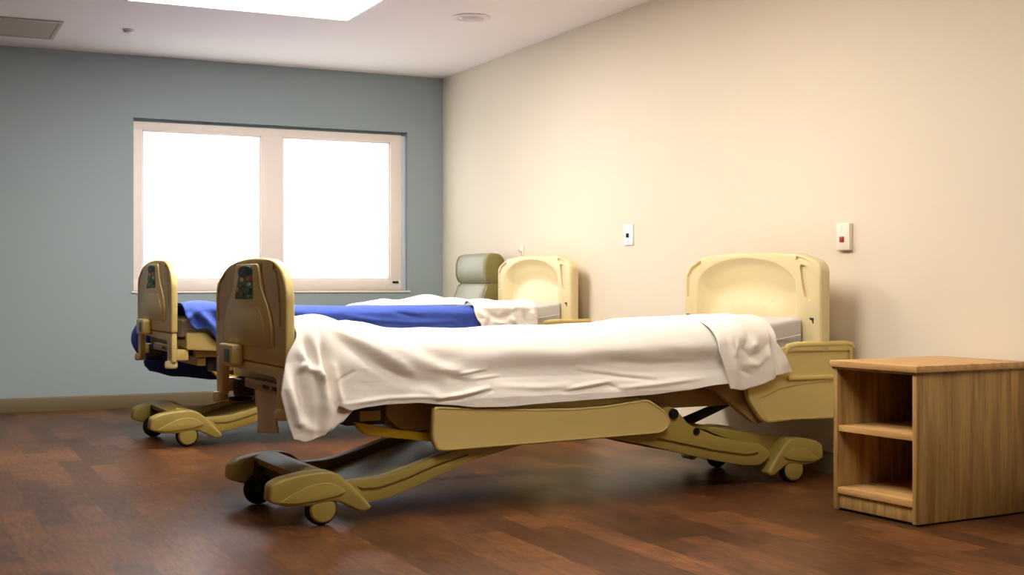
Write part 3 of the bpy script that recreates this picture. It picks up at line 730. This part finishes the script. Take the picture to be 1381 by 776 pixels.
# end of the sheet hanging behind the foot board
rows = []
for i in range(44):
    a = i / 43; v = 0.80 - 0.45 * a; row = []
    for k in range(26):
        t = k / 25
        zb = interp([(0.35, 0.375), (0.42, 0.345), (0.455, 0.297), (0.62, 0.287), (0.70, 0.30), (0.78, 0.36), (0.80, 0.40)], v)
        z = 0.494 + (zb - 0.494) * t
        row.append((-0.045 + 0.018 * math.sin(a * 11 + 0.6) * (0.3 + t) + 0.01 * fbm(v * 6, z * 5), v, z))
    rows.append(row)
cloth_obj('foot_drop', rows, M['sheet'], sheet)
# folded-over flap at the head end
FST = [
    ([(1.84, 0.72), (1.875, 0.66), (1.845, 0.60)], 0.010, 0.010), ([(1.83, 0.70), (1.84, 0.60), (1.86, 0.47)], 0.012, 0.016),
    ([(1.93, 0.685), (1.90, 0.62), (1.93, 0.585), (1.985, 0.60), (2.03, 0.64)], -0.012, 0.013),
    ([(1.94, 0.65), (1.97, 0.625)], 0.018, 0.026),
    ([(1.90, 0.555), (1.97, 0.55), (2.03, 0.60)], 0.010, 0.014),
    ([(2.055, 0.70), (2.06, 0.60), (2.075, 0.49)], -0.014, 0.010), ([(2.03, 0.62), (2.04, 0.55), (2.05, 0.48)], 0.014, 0.016),
    ([(2.10, 0.66), (2.12, 0.58), (2.13, 0.52)], 0.014, 0.022), ([(1.87, 0.53), (1.93, 0.51)], -0.008, 0.010)]
rows = []
nu = 70
for i in range(nu + 1):
    a = i / nu; row = []
    uT = 1.765 + 0.315 * a + 0.0
    for k in range(18):
        v = 0.98 - 0.86 * k / 17
        u = uT + 0.02 * math.sin(v * 5)
        row.append((u, v, interp(s_top, u) - 0.045 * (v - 0.1) - 0.004 + 0.012 * min(1, a / 0.12) + 0.005 * min(1, a / 0.2) * fbm(u * 6, v * 4, 9) + 0.01 * math.exp(-((a - 0.5) / 0.2) ** 2)))
    z0 = row[-1][2]
    zb = interp([(1.80, 0.45), (1.868, 0.441), (1.94, 0.452), (2.013, 0.466), (2.055, 0.480), (2.07, 0.486), (2.085, 0.50), (2.19, 0.513)], 1.80 + 0.39 * a)
    for k in range(1, 15):
        ang = math.pi / 2 * k / 14
        zz = z0 - 0.12 * (1 - math.cos(ang)); row.append((uT, 0.12 - 0.195 * math.sin(ang) - k / 14 * (strokes((uT, zz), FST) + 0.004 * fbm(uT * 8, zz * 8, 4)), zz))
    for k in range(1, 36):
        t = k / 35
        u = uT + t * (0.055 * (1 - a) + 0.078 * a)
        z = z0 - 0.12 + (zb - z0 + 0.12) * t
        d = 0.014 * t + strokes((u, z), FST) + 0.004 * fbm(u * 8, z * 8, 4)
        row.append((u, -0.075 - d, z))
    rows.append(row)
cloth_obj('folded_flap', rows, M['sheet'], sheet)

# ---- blue blanket and crumpled white sheet on the far bed
blanket = thing('blanket', 'royal blue blanket spread over the bed nearer the window', 'blanket', ORG_B, ANG_B)
b_top = [(-0.10, 0.785), (-0.04, 0.797), (0.08, 0.800), (0.20, 0.800), (0.45, 0.785), (0.9, 0.772), (1.4, 0.775), (1.75, 0.768)]
b_bot = [(-0.08, 0.668), (-0.02, 0.655), (0.07, 0.658), (0.10, 0.640), (0.15, 0.585), (0.30, 0.53), (0.6, 0.50), (1.2, 0.51), (1.75, 0.53)]
BST = [([(-0.05, 0.70), (0.0, 0.73), (0.03, 0.755)], 0.020, 0.018), ([(0.0, 0.755), (0.04, 0.69), (0.06, 0.65)], -0.022, 0.018), ([(0.05, 0.75), (0.09, 0.70), (0.14, 0.64)], 0.026, 0.020), ([(0.12, 0.75), (0.16, 0.68), (0.20, 0.60)], -0.020, 0.018), ([(0.16, 0.77), (0.24, 0.70), (0.30, 0.62)], 0.02, 0.022),
       ([(0.9, 0.72), (1.1, 0.69)], 0.008, 0.012), ([(1.2, 0.74), (1.4, 0.70)], -0.008, 0.012), ([(0.6, 0.72), (0.8, 0.68)], -0.01, 0.015), ([(1.0, 0.70), (1.3, 0.675), (1.6, 0.68)], 0.006, 0.012)]
BT = [([(0.05, 0.1), (0.2, 0.5)], 0.014, 0.08), ([(0.4, 0.2), (0.7, 0.8)], 0.012, 0.12), ([(1.1, 0.2), (1.3, 0.7)], 0.010, 0.12)]
b_far = [(-0.11, 0.20), (-0.06, 0.28), (-0.03, 0.38), (0.0, 0.41), (0.14, 0.45), (0.38, 0.465), (0.9, 0.45), (1.75, 0.40)]
rows = drape(lambda u: interp(b_top, u), lambda u: interp(b_bot, u), -0.038, -0.030, 1.80, 0.04, 1.085, (lambda u: interp(b_far, u), 18), BST, BT, lambda u, z, t: 0.012 * t, nside=24, seed=5.1, sh=0.03, R=0.05, tilt=0.03)
cloth_obj('blanket_cloth', rows, M['blue'], blanket, 0.006)
rows = []
for i in range(24):                       # corner bulging out past the foot board
    a = i / 23; row = []
    for k in range(20):
        t = k / 19
        z = 0.70 - 0.27 * t
        w = math.sin(math.pi * min(1, t * 0.9 + 0.05))
        row.append((-0.035 - 0.085 * math.sin(math.pi * a * 0.5) * w + 0.0, 1.075 - 0.055 * (1 - a) + 0.02 * w, z))
    rows.append(row)
cloth_obj('corner_fold', rows, M['blue'], blanket, 0.006)

c_top = [(1.30, 0.780), (1.55, 0.790), (1.70, 0.80), (1.9, 0.80), (2.16, 0.802)]
c_bot = [(1.30, 0.66), (2.3, 0.62)]
CST = [([(1.72, 0.76), (1.78, 0.70), (1.76, 0.64)], 0.014, 0.018), ([(1.80, 0.73), (1.87, 0.69), (1.95, 0.71), (2.0, 0.75)], -0.022, 0.018), ([(1.84, 0.68), (1.92, 0.665)], 0.016, 0.016), ([(1.98, 0.76), (1.96, 0.70), (2.0, 0.65)], 0.022, 0.02), ([(2.04, 0.74), (2.07, 0.68), (2.10, 0.64)], -0.016, 0.018), ([(2.10, 0.75), (2.13, 0.68)], 0.016, 0.02)]
CTT = [([(1.55, 0.75), (1.75, 0.85)], 0.045, 0.10), ([(1.78, 0.45), (1.9, 0.7)], 0.040, 0.09), ([(2.0, 0.80), (2.08, 0.95)], 0.030, 0.08), ([(1.95, 0.25), (2.05, 0.45)], 0.022, 0.08), ([(1.45, 0.5), (1.55, 0.8)], 0.018, 0.09)]
rows = []
base = drape(lambda u: interp(c_top, u), lambda u: interp(c_bot, u), 1.71, 1.71, 2.14, 0.025, 1.125, (lambda u: 0.08, 5), CST, CTT, lambda u, z, t: 0.014 * t, nu=90, nside=26, wr=0.009, seed=8.7, side_off=-0.115, sh=0.03, R=0.05, tilt=0.02)
nr = len(base)
for i, r in enumerate(base):              # its left edge runs diagonally back over the blanket
    rr = []
    for (u, v, z) in r:
        k = max(0, min(1, (v - 0.05) / 0.95)); a = 1 - i / (nr - 1)
        e = max(0, min(1, (1 - a) / 0.10)); e = e * e * (3 - 2 * e)
        uu = u - 0.42 * k * a
        if v > 0.05: zb_ = interp(b_top, uu) - 0.03 * (v - 0.1) + 0.012; z = zb_ + (z - zb_) * e
        rr.append((uu, v, z))
    rows.append(rr)
crump = cloth_obj('bed_sheet', rows, M['sheet'], None)
crump.location = ORG_B; crump.rotation_euler = (0, 0, ANG_B)
tag(crump, 'crumpled white sheet bunched beside the blue blanket', 'sheet')

# ------------------------------------------------------------------ recliner beyond the far bed
ch = thing('recliner_chair', 'olive grey vinyl recliner with padded headrest in the corner behind a bed', 'chair', (3.60, 8.78, 0), math.pi)
# local: +x towards the front of the seat before the half turn, so front faces the window side
def roll(y0, y1, cx, cz, rx, rz_, n=24, e=0.03):
    prof = [(cx + rx * (abs(math.cos(a)) ** 0.75) * math.copysign(1, math.cos(a)), cz + rz_ * (abs(math.sin(a)) ** 0.75) * math.copysign(1, math.sin(a))) for a in [2 * math.pi * k / n for k in range(n)]]
    L = []
    for s, y in ((0.72, y0), (0.93, y0 + e * 0.35), (1.0, y0 + e), (1.0, y1 - e), (0.93, y1 - e * 0.35), (0.72, y1)):
        L.append([(cx + (x - cx) * s, y, cz + (z - cz) * s) for x, z in prof])
    return MB().loft(L)
obj('headrest', roll(-0.25, 0.25, -0.335, 1.02, 0.085, 0.117), M['vinyl'], ch)
for y in (-0.278, 0.252):
    obj('headrest_side', roll(y, y + 0.026, -0.335, 1.02, 0.080, 0.112, e=0.008), M['vinyl_dark'], ch)
    obj('back_side', MB().prism([(x, y, z) for x, z in fillet([(-0.17, 0.42), (-0.12, 0.50), (-0.275, 0.90), (-0.30, 0.915), (-0.37, 0.915), (-0.35, 0.60), (-0.28, 0.42)], 0.03, 3)], (0, 0.026, 0), 0.008, 2), M['vinyl_dark'], ch)
mb = MB().prism([(x, -0.235, z) for x, z in fillet([(-0.15, 0.42), (-0.10, 0.50), (-0.265, 0.90), (-0.30, 0.92), (-0.36, 0.92), (-0.34, 0.60), (-0.27, 0.42)], 0.03, 3)], (0, 0.47, 0), 0.025, 3)
obj('backrest', mb, M['vinyl'], ch)
mb = MB().prism([(x, -0.25, z) for x, z in fillet([(-0.30, 0.36), (-0.35, 0.62), (-0.375, 1.10), (-0.42, 1.10), (-0.41, 0.60), (-0.36, 0.30)], 0.015, 3)], (0, 0.50, 0), 0.01, 2)
obj('back_shell', mb, M['vinyl_dark'], ch)
obj('seat', MB().box((-0.28, -0.24, 0.34), (0.42, 0.24, 0.47), 0.04, 4), M['vinyl'], ch)
obj('seat_base', MB().box((-0.33, -0.235, 0.12), (0.38, 0.235, 0.34), 0.01), M['vinyl_dark'], ch)
for y in (-0.31, 0.25):
    obj('armrest', MB().box((-0.34, y, 0.16), (0.34, y + 0.06, 0.60), 0.02, 3).box((-0.36, y - 0.01, 0.59), (0.36, y + 0.07, 0.635), 0.018, 3), M['vinyl_dark'], ch)
for x in (-0.30, 0.32):
    for y in (-0.22, 0.22):
        obj('leg', MB().lathe([(0.0, 0.0), (0.022, 0.0), (0.026, 0.02), (0.018, 0.06), (0.018, 0.122), (0, 0.122)], (x, y, 0), 'z', 16), M['black'], ch)

# ------------------------------------------------------------------ bedside cabinet
cab = thing('bedside_cabinet', 'open oak bedside cabinet with two shelves standing beside the white-sheeted bed', 'cabinet', (3.4075, 3.8885, 0), math.radians(3.8))
w, dp, h = 0.435, 0.603, 0.60           # local y: along its open front, x: depth into the wall side
y0, y1 = -w / 2, w / 2; th = 0.020
obj('top', MB().box((-0.012, y0 - 0.012, h - 0.026), (dp, y1 + 0.012, h), 0.004), M['oak_h'], cab)
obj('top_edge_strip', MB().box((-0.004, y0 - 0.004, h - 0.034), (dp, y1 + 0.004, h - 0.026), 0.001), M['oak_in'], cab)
for a in (y0, y1 - th):
    obj('side_panel', MB().box((0, a, 0.008), (dp - 0.004, a + th, h - 0.033), 0.0015), M['oak_v'], cab)
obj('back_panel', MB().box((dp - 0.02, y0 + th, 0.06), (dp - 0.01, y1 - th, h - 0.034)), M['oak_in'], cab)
obj('shelf', MB().box((0.006, y0 + th, 0.318), (dp - 0.02, y1 - th, 0.342), 0.0015), M['oak_h'], cab)
obj('shelf', MB().box((0.002, y0 + th, 0.070), (dp - 0.02, y1 - th, 0.096), 0.0015), M['oak_h'], cab)
obj('plinth', MB().box((0.012, y0 + th, 0.012), (0.03, y1 - th, 0.070), 0.001), M['oak_v'], cab)
obj('glide_base', MB().box((0.02, y0 + 0.01, 0.0), (dp - 0.02, y1 - 0.01, 0.012)), M['dark_slot'], cab)
